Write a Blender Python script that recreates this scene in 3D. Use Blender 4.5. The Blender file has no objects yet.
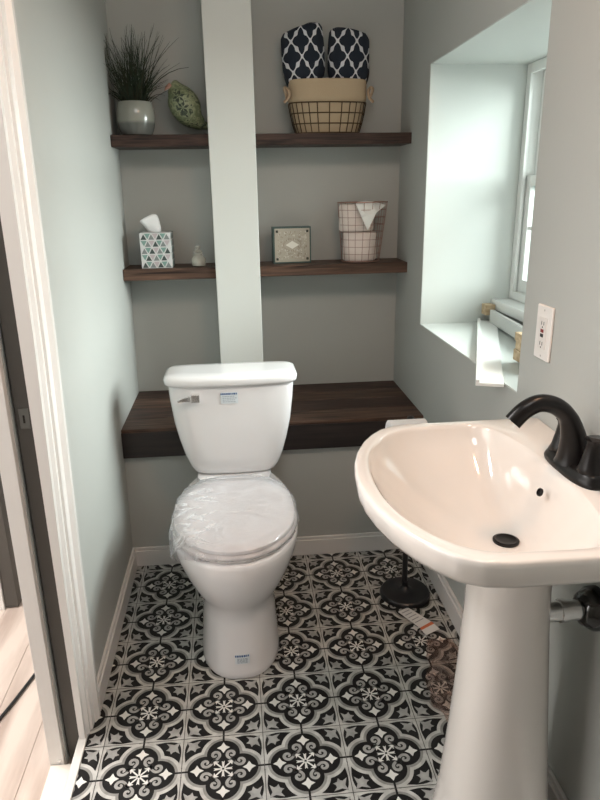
import bpy, bmesh, math, random
from mathutils import Vector, Matrix
random.seed(7)
PI = math.pi
S = bpy.context.scene
COL = S.collection

# ------------------------------------------------------------------ camera
cam = bpy.data.cameras.new('camera'); camo = bpy.data.objects.new('camera', cam); COL.objects.link(camo)
R_ = Vector((0.99495579, -0.09903454, -0.01597317)); U_ = Vector((0.04546586, 0.30325662, 0.95182366)); F_ = Vector((0.08941945, 0.94774869, -0.30622962))
camo.matrix_world = Matrix(((R_.x, U_.x, -F_.x, 0.28886), (R_.y, U_.y, -F_.y, -1.25834), (R_.z, U_.z, -F_.z, 1.34745), (0, 0, 0, 1)))
cam.sensor_fit = 'VERTICAL'; cam.sensor_height = 36; cam.lens = 651.47 / 800 * 36; cam.clip_start = 0.05
S.camera = camo
# ------------------------------------------------------------------ light
S.view_settings.view_transform = 'Standard'; S.view_settings.look = 'None'
S.view_settings.exposure = 0.35; S.view_settings.gamma = 1; S.view_settings.use_curve_mapping = False
W = bpy.data.worlds.new('sky'); S.world = W; W.use_nodes = True
bg = W.node_tree.nodes['Background']; bg.inputs[0].default_value = (0.93, 0.98, 0.98, 1); bg.inputs[1].default_value = 1.5

def area(name, loc, target, sx, sy, power, colour):
    l = bpy.data.lights.new(name, 'AREA'); l.shape = 'RECTANGLE'; l.size = sx; l.size_y = sy; l.energy = power; l.color = colour
    o = bpy.data.objects.new(name, l); COL.objects.link(o); o.location = loc
    o.rotation_euler = (Vector(target) - Vector(loc)).to_track_quat('-Z', 'Y').to_euler()
    return o
# daylight at the deep window on the right, daylight coming in through the doorway, warm ceiling lamp behind the camera
area('window_daylight', (3.5, 0.42, 2.35), (0.9, 0.62, 1.2), 2.6, 2.4, 500, (1.0, 0.985, 0.995))
area('hall_daylight', (-1.75, -0.6, 1.5), (0.3, 0.0, 0.9), 1.3, 1.6, 15, (1.0, 0.965, 0.95))
area('hall_floor_fill', (-1.0, 0.35, 2.4), (-0.9, 0.35, 0.0), 0.6, 0.6, 48, (1.0, 0.96, 0.94))  # added fill that brightens the hall floor, no such fixture known
area('bathroom_ceiling_lamp', (0.40, -0.85, 2.38), (0.4, 0.3, 0.9), 0.5, 0.5, 6.5, (1.0, 0.98, 0.94))
area('vanity_lamp', (0.88, -0.35, 2.1), (0.66, -0.3, 0.85), 0.14, 0.12, 4.6, (1.0, 0.58, 0.36))

# ------------------------------------------------------------------ helpers
def M(name, col, rough=0.5, metal=0, spec=None, bump=None, coat=0):
    m = bpy.data.materials.new(name); m.use_nodes = True
    nt = m.node_tree; b = nt.nodes['Principled BSDF']
    b.inputs['Base Color'].default_value = (*col, 1); b.inputs['Roughness'].default_value = rough; b.inputs['Metallic'].default_value = metal
    if spec is not None: b.inputs['Specular IOR Level'].default_value = spec
    if coat: b.inputs['Coat Weight'].default_value = coat; b.inputs['Coat Roughness'].default_value = 0.05
    if bump:
        sc, st, di = bump
        tc = nt.nodes.new('ShaderNodeTexCoord'); n = nt.nodes.new('ShaderNodeTexNoise'); n.inputs['Scale'].default_value = sc; n.inputs['Detail'].default_value = 4
        bp = nt.nodes.new('ShaderNodeBump'); bp.inputs['Strength'].default_value = st; bp.inputs['Distance'].default_value = di
        nt.links.new(tc.outputs['Object'], n.inputs['Vector']); nt.links.new(n.outputs['Fac'], bp.inputs['Height']); nt.links.new(bp.outputs['Normal'], b.inputs['Normal'])
    return m
def noisy(m, sc, c1, c2, stretch=(1, 1, 1), detail=5, p1=0.35, p2=0.65, dist=0.0):
    nt = m.node_tree; b = nt.nodes['Principled BSDF']
    tc = nt.nodes.new('ShaderNodeTexCoord'); mp = nt.nodes.new('ShaderNodeMapping'); mp.inputs['Scale'].default_value = stretch
    n = nt.nodes.new('ShaderNodeTexNoise'); n.inputs['Scale'].default_value = sc; n.inputs['Detail'].default_value = detail; n.inputs['Distortion'].default_value = dist
    r = nt.nodes.new('ShaderNodeValToRGB'); r.color_ramp.elements[0].position = p1; r.color_ramp.elements[1].position = p2
    r.color_ramp.elements[0].color = (*c1, 1); r.color_ramp.elements[1].color = (*c2, 1)
    L = nt.links.new
    L(tc.outputs['Object'], mp.inputs['Vector']); L(mp.outputs['Vector'], n.inputs['Vector']); L(n.outputs['Fac'], r.inputs['Fac']); L(r.outputs['Color'], b.inputs['Base Color'])
    return m

def link(name, bm, mats, parent=None, smooth=False, bevel=None, recalc=True):
    if recalc: bmesh.ops.recalc_face_normals(bm, faces=bm.faces)
    me = bpy.data.meshes.new(name); bm.to_mesh(me); bm.free()
    for m in (mats if isinstance(mats, (list, tuple)) else [mats]): me.materials.append(m)
    o = bpy.data.objects.new(name, me); COL.objects.link(o)
    if smooth:
        for p in me.polygons: p.use_smooth = True
    if bevel:
        md = o.modifiers.new('bevel', 'BEVEL'); md.width = bevel; md.segments = 3; md.limit_method = 'ANGLE'; md.angle_limit = 0.6
        for p in me.polygons: p.use_smooth = True
        w = o.modifiers.new('wn', 'WEIGHTED_NORMAL'); w.keep_sharp = True
    if parent: o.parent = parent; o.matrix_parent_inverse = Matrix.Translation(parent.location).inverted()
    return o
def autosmooth(o, ang=0.7):
    me = o.data
    for p in me.polygons: p.use_smooth = True
    bm = bmesh.new(); bm.from_mesh(me)
    for e in bm.edges:
        if len(e.link_faces) == 2 and e.calc_face_angle(0) > ang: e.smooth = False
    bm.to_mesh(me); bm.free(); return o
def box(bm, x0, x1, y0, y1, z0, z1, mi=0, M4=None):
    v = [bm.verts.new((x, y, z)) for x in (x0, x1) for y in (y0, y1) for z in (z0, z1)]
    if M4 is not None:
        for q in v: q.co = M4 @ q.co
    for f in ((0, 1, 3, 2), (4, 6, 7, 5), (0, 4, 5, 1), (2, 3, 7, 6), (0, 2, 6, 4), (1, 5, 7, 3)):
        fc = bm.faces.new([v[i] for i in f]); fc.material_index = mi
    return v
def loft(bm, rings, cap0=True, cap1=True, mi=0, closed=True):
    R = [[bm.verts.new(p) for p in r] for r in rings]
    n = len(R[0])
    for a, b in zip(R, R[1:]):
        for i in range(n if closed else n - 1):
            f = bm.faces.new((a[i], a[(i + 1) % n], b[(i + 1) % n], b[i])); f.material_index = mi
    if cap0: f = bm.faces.new(R[0]); f.material_index = mi
    if cap1: f = bm.faces.new(R[-1]); f.material_index = mi
    return R
def lathe(bm, prof, c=(0, 0, 0), n=40, mi=0, caps=True):
    loft(bm, [[(c[0] + r * math.cos(2 * PI * k / n), c[1] + r * math.sin(2 * PI * k / n), c[2] + z) for k in range(n)] for r, z in prof], caps, caps, mi)
def tube(bm, pts, rad, n=10, mi=0, caps=True):
    pts = [Vector(p) for p in pts]
    if not isinstance(rad, (list, tuple)): rad = [rad] * len(pts)
    t0 = (pts[1] - pts[0]).normalized(); a = t0.orthogonal().normalized(); rings = []
    for i, p in enumerate(pts):
        t = (pts[min(i + 1, len(pts) - 1)] - pts[max(i - 1, 0)]).normalized()
        a = (a - t * a.dot(t)).normalized(); b = t.cross(a)
        rings.append([p + rad[i] * (math.cos(2 * PI * k / n) * a + math.sin(2 * PI * k / n) * b) for k in range(n)])
    loft(bm, rings, caps, caps, mi)
def smoothpath(pts, n=8):
    pts = [Vector(p) for p in pts]; out = []
    for i in range(len(pts) - 1):
        p0 = pts[max(i - 1, 0)]; p1 = pts[i]; p2 = pts[i + 1]; p3 = pts[min(i + 2, len(pts) - 1)]
        for k in range(n):
            t = k / n
            out.append(0.5 * ((2 * p1) + (p2 - p0) * t + (2 * p0 - 5 * p1 + 4 * p2 - p3) * t * t + (3 * p1 - p0 - 3 * p2 + p3) * t ** 3))
    out.append(pts[-1]); return out
def thing(name, label, cat, loc, group=None):
    o = bpy.data.objects.new(name, None); COL.objects.link(o); o.location = loc; o.empty_display_size = 0.05
    o['label'] = label; o['category'] = cat
    if group: o['group'] = group
    return o
def tag(o, label, cat, group=None):
    o['label'] = label; o['category'] = cat
    if group: o['group'] = group
    return o
def struct(name, bm, mats, **k):
    o = link(name, bm, mats, **k); o['kind'] = 'structure'; return o

# ------------------------------------------------------------------ materials
wallm = M('grey_green_paint', (0.452, 0.464, 0.443), 0.55, bump=(90, 0.12, 0.002))
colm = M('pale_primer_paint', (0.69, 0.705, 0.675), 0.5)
trimw = M('white_trim_paint', (0.74, 0.72, 0.70), 0.35)
ceilm = M('ceiling_white', (0.75, 0.75, 0.73), 0.8)
porc = M('white_porcelain', (0.83, 0.82, 0.83), 0.12, spec=0.6, coat=0.4)
sinkp = M('warm_lit_porcelain', (0.80, 0.755, 0.71), 0.10, spec=0.6, coat=0.6)  # white ceramic; the warm lamp tint is put into this colour
chrome = M('chrome', (0.85, 0.85, 0.85), 0.22, 1)
bronze = M('dark_bronze', (0.008, 0.007, 0.007), 0.3, 0.0, spec=0.3)
blackm = M('black_metal', (0.010, 0.010, 0.012), 0.35)
wood = noisy(M('dark_walnut_stain', (0.08, 0.04, 0.03), 0.48, spec=0.3), 9, (0.012, 0.007, 0.006), (0.080, 0.043, 0.032), (0.5, 9, 9), 8, 0.35, 0.68, 1.2)
wood2 = noisy(M('dark_walnut_stain_warm', (0.08, 0.04, 0.03), 0.48, spec=0.3), 7, (0.022, 0.012, 0.009), (0.14, 0.080, 0.055), (0.5, 9, 9), 8, 0.35, 0.68, 1.2)
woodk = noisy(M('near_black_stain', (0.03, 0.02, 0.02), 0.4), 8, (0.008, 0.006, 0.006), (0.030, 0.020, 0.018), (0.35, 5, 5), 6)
taupe = M('dark_taupe_door', (0.075, 0.068, 0.060), 0.5)
gapm = M('dark_gap', (0.012, 0.010, 0.008), 0.8)

# ------------------------------------------------------------------ floor
T = 0.2032
t_black = M('tile_black', (0.010, 0.009, 0.009), 0.42, spec=0.25)
t_cream = noisy(M('tile_light_grey', (0.5, 0.5, 0.47), 0.42, spec=0.25), 40, (0.43, 0.42, 0.395), (0.58, 0.57, 0.535))
t_grey = noisy(M('tile_mid_grey', (0.2, 0.2, 0.19), 0.42, spec=0.25), 40, (0.22, 0.215, 0.20), (0.32, 0.315, 0.295))
t_leaf = noisy(M('tile_leaf_grey', (0.25, 0.25, 0.24), 0.42, spec=0.25), 40, (0.30, 0.295, 0.28), (0.42, 0.41, 0.39))
t_white = M('tile_white', (0.72, 0.71, 0.67), 0.42, spec=0.25)
t_grout = M('grout', (0.09, 0.085, 0.08), 0.8)
FM = [t_black, t_cream, t_grey, t_leaf, t_white, t_grout]
def quat(r, a=0.222, n=96):
    out = []
    for k in range(n):
        th = 2 * PI * k / n; best = 0
        for q in range(4):
            d = th - q * PI / 2; s = a * math.sin(d)
            if abs(s) < r:
                best = max(best, a * math.cos(d) + math.sqrt(r * r - s * s))
        out.append((best * math.cos(th), best * math.sin(th)))
    return out
def rot(pts, k):
    c, s = [(1, 0), (0, 1), (-1, 0), (0, -1)][k % 4]
    return [(x * c - y * s, x * s + y * c) for x, y in pts]
def stroke(pts, w):
    P = [p.to_2d() for p in smoothpath([(x, y, 0) for x, y in pts], 4)]; n = len(P); quads = []; prev = None
    for i, p in enumerate(P):
        t = (P[min(i + 1, n - 1)] - P[max(i - 1, 0)]).normalized(); nn = Vector((-t.y, t.x))
        ww = w * (0.55 + 0.45 * math.sin(PI * min(1, max(0, i / (n - 1)))))
        a, b = p + nn * ww, p - nn * ww
        if prev: quads.append([tuple(prev[0]), tuple(prev[1]), tuple(b), tuple(a)])
        prev = (a, b)
    return quads
POLY = []   # (layer, material, points) in tile units
# light strips along the tile edges, swelling at the corners of the leaf fields
for k in range(4):
    strip = [(0.06, 0.5), (0.5, 0.5), (0.460, 0.460), (0.43, 0.452), (0.39, 0.466), (0.34, 0.476), (0.26, 0.478), (0.12, 0.460)]
    POLY.append((1, 1, rot(strip, k))); POLY.append((1, 1, rot([(-x, y) for x, y in strip][::-1], k)))
    leaf = [(0.455, 0.455), (0.425, 0.375), (0.445, 0.315), (0.395, 0.335), (0.375, 0.30), (0.345, 0.33), (0.262, 0.30), (0.30, 0.345 + 0.0), (0.33, 0.345), (0.30, 0.375)]
    leaf = [(0.46, 0.46), (0.428, 0.385), (0.458, 0.285), (0.405, 0.325), (0.375, 0.315), (0.352, 0.285), (0.335, 0.335), (0.285, 0.352), (0.315, 0.375), (0.325, 0.405), (0.285, 0.458), (0.385, 0.428)]
    POLY.append((2, 3, rot(leaf, k)))
POLY.append((3, 1, quat(0.279))); POLY.append((4, 2, quat(0.237))); POLY.append((5, 0, quat(0.203)))
for k in range(4):
    POLY.append((6, 0, rot([(0.40, -0.013), (0.5, -0.013), (0.5, 0.013), (0.40, 0.013)], k)))
    c = 0.315; s = 0.082; w = 0.030
    POLY.append((6, 4, rot([(c + s, 0), (c + w, w), (c, s), (c - w, w), (c - s, 0), (c - w, -w), (c, -s), (c + w, -w)], k)))
    for q in ([(0.085, 0.205), (0.105, 0.185), (0.13, 0.20), (0.128, 0.235), (0.095, 0.255), (0.055, 0.235), (0.048, 0.185), (0.085, 0.14), (0.125, 0.125), (0.14, 0.085)],
              [(0.205, 0.085), (0.185, 0.105), (0.20, 0.13), (0.235, 0.128), (0.255, 0.095), (0.235, 0.055), (0.185, 0.048), (0.14, 0.085), (0.125, 0.125), (0.085, 0.14)]):
        for sq in stroke(q, 0.020): POLY.append((6, 3, rot(sq, k)))
    POLY.append((7, 4, rot([(0.012, -0.008), (0.115, -0.018), (0.100, 0.0), (0.115, 0.018), (0.012, 0.008)], k)))
    d = 0.7071
    for (a0, a1, hw) in ((0.02, 0.135, 0.010),):
        POLY.append((7, 4, rot([((a0 * d + hw * d), (a0 * d - hw * d)), ((a1 * d + hw * d), (a1 * d - hw * d)), ((a1 * d - hw * d), (a1 * d + hw * d)), ((a0 * d - hw * d), (a0 * d + hw * d))], k)))
    POLY.append((8, 4, rot([(0.050, 0.108), (0.104, 0.118), (0.118, 0.104), (0.108, 0.050), (0.100, 0.060), (0.090, 0.090), (0.060, 0.100)], k)))
POLY.append((9, 0, [(0.014 * math.cos(PI * k / 4), 0.014 * math.sin(PI * k / 4)) for k in range(8)]))
bm = bmesh.new()
X0, X1, Y0, Y1 = -0.1495, 0.952, -1.9, 1.0
for i in range(-1, 6):
    for j in range(-9, 6):
        cx, cy = i * T, j * T
        for lay, mi, pts in POLY:
            z = lay * 0.00012
            f = bm.faces.new([bm.verts.new((cx + x * T, cy + y * T, z)) for x, y in pts]); f.material_index = mi
        g = 0.0009
        for a in ((cx - T / 2 - g, cx - T / 2 + g, cy - T / 2, cy + T / 2), (cx - T / 2, cx + T / 2, cy - T / 2 - g, cy - T / 2 + g)):
            f = bm.faces.new([bm.verts.new(p) for p in ((a[0], a[2], .0013), (a[1], a[2], .0013), (a[1], a[3], .0013), (a[0], a[3], .0013))]); f.material_index = 5
for co, no in (((X0, 0, 0), (-1, 0, 0)), ((X1, 0, 0), (1, 0, 0)), ((0, Y0, 0), (0, -1, 0)), ((0, Y1, 0), (0, 1, 0))):
    bmesh.ops.bisect_plane(bm, geom=bm.verts[:] + bm.edges[:] + bm.faces[:], plane_co=co, plane_no=no, clear_outer=True)
bmesh.ops.triangulate(bm, faces=[f for f in bm.faces if len(f.verts) > 4])
for f in bm.faces:
    f.normal_update()
    if f.normal.z < 0: f.normal_flip()
box(bm, X0, X1, Y0, Y1, -0.12, 0.0, 0)
o = struct('floor', bm, FM, recalc=False)

# hall floor, lower than the tiled floor: pale wood boards
bm = bmesh.new()
hallw = noisy(M('pale_oak_boards', (0.5, 0.4, 0.33), 0.4), 4, (0.40, 0.31, 0.26), (0.62, 0.52, 0.45), (4, 0.5, 1), 6)
for k in range(13):
    box(bm, -2.0 + k * 0.14, -2.0 + k * 0.14 + 0.1385, -1.9, 2.6, -0.12, -0.09)
box(bm, -2.0, -0.16, -1.9, 2.6, -0.13, -0.1)
struct('floor_hall', bm, hallw)
# threshold of the doorway
bm = bmesh.new(); box(bm, -0.172, -0.150, -0.80, 0.145, -0.10, 0.004)
struct('trim_1', bm, M('threshold', (0.72, 0.70, 0.66), 0.3), bevel=0.002)
bm = bmesh.new(); box(bm, -0.250, -0.1725, -0.80, 0.128, -0.0899, -0.07)
struct('trim_2', bm, M('raw_sill', (0.78, 0.72, 0.64), 0.5), bevel=0.002)

# ------------------------------------------------------------------ walls
def leftx(z):
    pr = [(-0.2, -0.146), (0, -0.145), (0.25, -0.1425), (0.5, -0.140), (1.05, -0.130), (1.6, -0.127), (3, -0.127)]
    for (a, xa), (b, xb) in zip(pr, pr[1:]):
        if z <= b: return xa + (xb - xa) * (z - a) / (b - a)
    return pr[-1][1]
ZS = [-0.12, 0, 0.12, 0.25, 0.38, 0.5, 0.8, 1.05, 1.6, 2.0, 2.45]
def leftstrip(bm, y0, y1, zs, off, xb, mi=0):
    rings = [[(leftx(z) + off, y0, z), (leftx(z) + off, y1, z), (xb, y1, z), (xb, y0, z)] for z in zs]
    loft(bm, rings, True, True, mi)
bm = bmesh.new()
leftstrip(bm, 0.21, 1.44, ZS, 0, -0.1705)
box(bm, -0.25, -0.214, 0.15, 2.6, -0.12, 2.45)
leftstrip(bm, -1.9, -0.80, ZS, 0, -0.25)
leftstrip(bm, -0.80, 0.15, [2.06, 2.2, 2.45], 0, -0.25)
o = struct('wall_left', bm, wallm); autosmooth(o, 0.5)
bm = bmesh.new(); box(bm, -0.25, 1.36, 1.42, 1.52, -0.12, 2.45); struct('wall_back', bm, wallm)
bm = bmesh.new(); box(bm, -0.175, 0.952, 0.965, 1.42, -0.12, 0.50); struct('wall_knee', bm, wallm)
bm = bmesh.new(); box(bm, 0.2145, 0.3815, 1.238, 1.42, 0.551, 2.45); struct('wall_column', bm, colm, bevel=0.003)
NY0, NY1, NZ0, NZ1, NX = 0.188, 1.045, 0.872, 1.735, 1.30
bm = bmesh.new()
box(bm, 0.952, 1.36, -1.9, NY0, -0.12, 2.45); box(bm, 0.952, 1.36, NY1, 1.42, -0.12, 2.45)
box(bm, 0.952, 1.36, NY0, NY1, -0.12, NZ0); box(bm, 0.952, 1.36, NY0, NY1, NZ1, 2.45)
struct('wall_right', bm, wallm)
# niche lining, paler and mintier than the walls
bm = bmesh.new(); e = 0.003
nich = M('niche_pale_mint', (0.60, 0.635, 0.61), 0.5)
box(bm, 0.9535, 1.31, NY1 - e, NY1, NZ0, NZ1); box(bm, 0.9535, 1.31, NY0, NY0 + e, NZ0, NZ1)
box(bm, 0.9535, 1.31, NY0 + e, NY1 - e, NZ0, NZ0 + e); box(bm, 0.9535, 1.31, NY0 + e, NY1 - e, NZ1 - e, NZ1)
struct('trim_3', bm, nich)
bm = bmesh.new(); box(bm, -0.25, 1.36, -2.0, -1.9, -0.12, 2.45); struct('wall_front', bm, wallm)
bm = bmesh.new(); box(bm, -2.1, 1.36, -2.0, 2.6, 2.45, 2.52); struct('ceiling', bm, ceilm)
bm = bmesh.new(); box(bm, -2.1, -2.0, -2.0, 2.7, -0.12, 2.45); struct('wall_hall', bm, ceilm)
bm = bmesh.new(); box(bm, -2.0, -0.25, 2.6, 2.7, -0.12, 2.45); struct('wall_hall_far', bm, ceilm)
bm = bmesh.new(); box(bm, -2.0, -0.25, -2.0, -1.9, -0.12, 2.45); struct('wall_hall_near', bm, ceilm)

# baseboards
def bboard(name, segs):
    bm = bmesh.new()
    for s in segs: s(bm)
    return struct(name, bm, trimw, bevel=0.003)
bb = []
bm = bmesh.new()
leftstrip(bm, 0.2265, 0.9515, [0, 0.04, 0.064], 0.013, -0.1485); leftstrip(bm, 0.2265, 0.9555, [0.0641, 0.076], 0.008, -0.148)
struct('baseboard_left', bm, trimw)
bm = bmesh.new(); box(bm, -0.150, 0.938, 0.9515, 0.965, 0, 0.064); box(bm, -0.147, 0.943, 0.9555, 0.965, 0.0641, 0.076)
struct('baseboard_back', bm, trimw, bevel=0.002)
bm = bmesh.new(); box(bm, 0.938, 0.952, -1.89, .965, 0, 0.07); box(bm, 0.943, 0.952, -1.89, .965, 0.0701, 0.086)
struct('baseboard_right', bm, trimw, bevel=0.002)

# door casing (bathroom side) and pocket jambs
bm = bmesh.new()
zz = [0.0, 0.25, 0.5, 1.05, 1.6, 2.06]
cp = [(-.1685, .1455), (-.150, .1455), (-.143, .153), (-.143, .163), (-.1375, .166), (-.1375, .194), (-.133, .198), (-.127, .203), (-.127, .218), (-.134, .226), (-.1685, .226)]
loft(bm, [[(x + (leftx(z) + .141 if x > -.16 else 0), y, z) for x, y in cp] for z in zz])
o = struct('trim_4', bm, M('casing_gloss_white', (0.84, 0.81, 0.79), 0.25)); autosmooth(o, 0.5)
bm = bmesh.new()
loft(bm, [[(leftx(z) - .009, 0.130, z), (leftx(z) - .009, 0.1455, z), (-0.1685, 0.1455, z), (-0.1685, 0.130, z)] for z in zz])
struct('trim_5', bm, trimw)
bm = bmesh.new(); box(bm, -0.252, -0.216, 0.130, 0.150, -0.0895, 2.06); struct('trim_6', bm, trimw, bevel=0.0015)
bm = bmesh.new(); lathe(bm, [(0.0045, 0), (0.0045, 0.002), (0.003, 0.003)], n=16)
for v in bm.verts: v.co = Vector((-0.226 + v.co.x, 0.130 - v.co.z, -0.06 + v.co.y))
struct('trim_7', bm, chrome)
# pocket door
d = thing('pocket_door', 'dark taupe pocket door edge slid into the wall beside the white casing', 'door', (-0.190, 0.5, -0.08))
bm = bmesh.new(); box(bm, -0.2105, -0.1715, 0.158, 0.95, -0.08, 2.05); link('door_panel', bm, taupe, d, bevel=0.002)
bm = bmesh.new(); box(bm, -0.202, -0.180, 0.156, 0.1585, 0.852, 0.900)
lp = link('latch_plate', bm, M('grey_latch', (0.15, 0.15, 0.14), 0.4, 0.6), d, bevel=0.001); lp['label'] = 'grey metal latch plate'
bm = bmesh.new(); box(bm, -0.194, -0.190, 0.1548, 0.157, 0.866, 0.884); link('latch_slot', bm, gapm, lp)

# hall door standing open, seen through the doorway, and the cable on the hall floor
d = thing('hall_door', 'dark taupe door standing open across the hall', 'door', (-0.58, 0.875, -0.09))
bm = bmesh.new(); box(bm, -0.603, -0.556, 0.873, 0.915, -0.085, 1.95); link('door_panel', bm, taupe, d, bevel=0.002)
bm = bmesh.new(); box(bm, -0.65, -0.6035, 0.865, 0.915, -0.09, 1.98); link('door_frame', bm, trimw, d, bevel=0.002)
bm = bmesh.new(); tube(bm, smoothpath([(-0.37, 0.62, -0.084), (-0.40, 0.48, -0.084), (-0.46, 0.28, -0.084), (-0.56, 0.08, -0.084), (-0.75, -0.3, -0.084)]), 0.005, 8)
tag(link('floor_cable', bm, blackm, smooth=True), 'thin black cable lying on the pale hall floor boards', 'cable')

# ------------------------------------------------------------------ window
bm = bmesh.new()
def rect_frame(bm, x0, x1, y0, y1, z0, z1, w, wb=None):
    wb = wb or w
    box(bm, x0, x1, y0, y0 + w, z0, z1); box(bm, x0, x1, y1 - w, y1, z0, z1); box(bm, x0, x1, y0 + w, y1 - w, z0, z0 + wb); box(bm, x0, x1, y0 + w, y1 - w, z1 - w, z1)
ws = thing('window_1', '', '', (1.280, 0.62, 0.95)); del ws['label']; del ws['category']; ws['kind'] = 'structure'
yA, yB, zA, zB = NY0 + e, NY1 - e, 0.960, NZ1 - e
winw = M('window_white', (0.80, 0.82, 0.80), 0.3)
rect_frame(bm, 1.285, 1.375, yA, yB, zA, zB, 0.022); rect_frame(bm, 1.280, 1.292, yA + 0.001, yB - 0.001, zA + .001, zB - .001, 0.030)
link('window_frame', bm, winw, ws, bevel=0.002)
bm = bmesh.new(); rect_frame(bm, 1.325, 1.348, yA + 0.023, yB - 0.023, 1.345, zB - 0.023, 0.035)
up = link('upper_sash', bm, winw, ws, bevel=0.003)
bm = bmesh.new(); rect_frame(bm, 1.298, 1.322, yA + 0.023, yB - 0.023, zA + 0.023, 1.385, 0.035, 0.05)
lo = link('lower_sash', bm, winw, ws, bevel=0.003)
bm = bmesh.new(); box(bm, 1.306, 1.313, yA + 0.058, yB - 0.058, 1.205, 1.217); link('sash_bar', bm, winw, lo)
glass = bpy.data.materials.new('window_glass'); glass.use_nodes = True
nt = glass.node_tree; nt.nodes.clear(); out = nt.nodes.new('ShaderNodeOutputMaterial'); mx = nt.nodes.new('ShaderNodeMixShader'); tr = nt.nodes.new('ShaderNodeBsdfTransparent'); gl = nt.nodes.new('ShaderNodeBsdfGlossy'); fr = nt.nodes.new('ShaderNodeFresnel')
tr.inputs[0].default_value = (0.95, 1, 0.98, 1); gl.inputs['Roughness'].default_value = 0.02; fr.inputs[0].default_value = 1.4
nt.links.new(fr.outputs[0], mx.inputs[0]); nt.links.new(tr.outputs[0], mx.inputs[1]); nt.links.new(gl.outputs[0], mx.inputs[2]); nt.links.new(mx.outputs[0], out.inputs[0])
bm = bmesh.new(); box(bm, 1.335, 1.338, yA + 0.058, yB - 0.058, 1.38, zB - 0.058); link('window_pane', bm, glass, up)
bm = bmesh.new(); box(bm, 1.308, 1.311, yA + 0.058, yB - 0.058, zA + 0.073, 1.35); link('window_pane', bm, glass, lo)
# raw sill build-up under the window unit
bm = bmesh.new(); box(bm, 1.215, 1.340, NY0 + e, NY1 - e, 0.925, 0.960); struct('trim_8', bm, winw, bevel=0.002)
bm = bmesh.new(); box(bm, 1.235, 1.340, NY0 + e, NY1 - e, NZ0 + e, 0.925); struct('trim_9', bm, M('raw_sill_face', (0.45, 0.46, 0.45), 0.6))

# ------------------------------------------------------------------ bench and shelves
b = thing('bench', 'dark-stained wooden bench built across the alcove behind the toilet', 'bench', (0.4, 1.2, 0.50))
bm = bmesh.new()
ys = [0.946, 1.065, 1.19, 1.305, 1.42]
for k in range(4):
    box(bm, -0.1385, 0.952, ys[k] + 0.0008, ys[k + 1] - 0.0008, 0.503, 0.553, [1, 0, 1, 0][k])
link('bench_top', bm, [wood, wood2], b, bevel=0.002)
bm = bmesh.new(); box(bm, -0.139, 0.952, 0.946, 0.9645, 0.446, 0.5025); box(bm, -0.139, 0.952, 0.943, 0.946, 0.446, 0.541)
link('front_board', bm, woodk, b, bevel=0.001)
def shelf(x0, x1, zt, th, label):
    bm = bmesh.new(); box(bm, x0, x1, 1.25, 1.4195, zt - th, zt)
    return tag(link('shelf', bm, [wood if zt > 1.3 else wood2], bevel=0.002), label, 'shelf')
shelf(-0.1265, 0.214, 1.543, 0.040, 'upper dark wooden shelf left of the pale column, holding the potted grass')
shelf(0.382, 0.952, 1.543, 0.038, 'upper dark wooden shelf right of the pale column, under the towel basket')
shelf(-0.1285, 0.214, 1.077, 0.042, 'lower dark wooden shelf left of the column, under the tissue box')
shelf(0.382, 0.952, 1.077, 0.040, 'lower dark wooden shelf right of the column, under the square box sign')

# ------------------------------------------------------------------ toilet
CX = 0.2535
t = thing('toilet', 'white two-piece toilet with lid wrapped in clear plastic, against the bench', 'toilet', (CX, 0.6, 0))
def egg(z, yf, yb, hw, ym=None, n=56, p=2.0, pb=2.6, cx=CX):
    ym = ym if ym is not None else yf + (yb - yf) * 0.48
    out = []
    for k in range(n):
        a = 2 * PI * k / n; c, s = math.cos(a), math.sin(a)
        pp = p if c > 0 else pb
        x = hw * math.copysign(abs(s) ** (2 / pp), s)
        y = ym - (ym - yf) * abs(c) ** (2 / pp) if c > 0 else ym + (yb - ym) * abs(c) ** (2 / pp)
        out.append((cx + x, y, z))
    return out
bm = bmesh.new()
prof = [(0, .306, .86, .118, 2.4), (.006, .302, .865, .121, 2.4), (.02, .305, .865, .119, 2.4), (.10, .315, .86, .113, 2.4), (.17, .324, .86, .110, 2.3), (.205, .322, .86, .112, 2.2), (.235, .305, .87, .127, 2.1), (.27, .285, .88, .148, 2.05), (.31, .269, .90, .167, 2), (.35, .260, .92, .181, 2), (.385, .257, .93, .187, 2), (.398, .260, .935, .185, 2), (.402, .268, .935, .178, 2)]
loft(bm, [egg(z, yf, yb, hw, ym=.50, p=p) for z, yf, yb, hw, p in prof])
bw = link('bowl', bm, porc, t, smooth=True); autosmooth(bw, 0.9)
bm = bmesh.new()   # deck that carries the tank
loft(bm, [egg(z, .74, .936, hw, ym=.84, p=4, pb=4) for z, hw in ((.36, .10), (.40, .12), (.428, .125))])
autosmooth(link('tank_deck', bm, porc, bw))
bm = bmesh.new(); loft(bm, [egg(z, yf, .735, hw, ym=.51, pb=2.8) for z, yf, hw in ((.4025, .276, .178), (.406, .268, .185), (.415, .267, .186), (.419, .272, .182))])
autosmooth(link('seat', bm, M('seat_plastic', (0.80, 0.77, 0.76), 0.25), t), 0.9)
bm = bmesh.new(); loft(bm, [egg(z, yf, yb, hw, ym=.51, pb=2.8) for z, yf, yb, hw in ((.4215, .292, .735, .170), (.423, .281, .745, .181), (.433, .279, .748, .182), (.439, .286, .742, .177), (.443, .32, .70, .148), (.445, .40, .62, .08))])
autosmooth(link('seat_lid', bm, porc, t), 0.9)
for s in (-1, 1):
    bm = bmesh.new(); box(bm, CX + s * 0.075 - 0.02, CX + s * 0.075 + 0.02, .742, .768, .402, .440)
    link('hinge', bm, porc, t, bevel=0.004)
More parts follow.
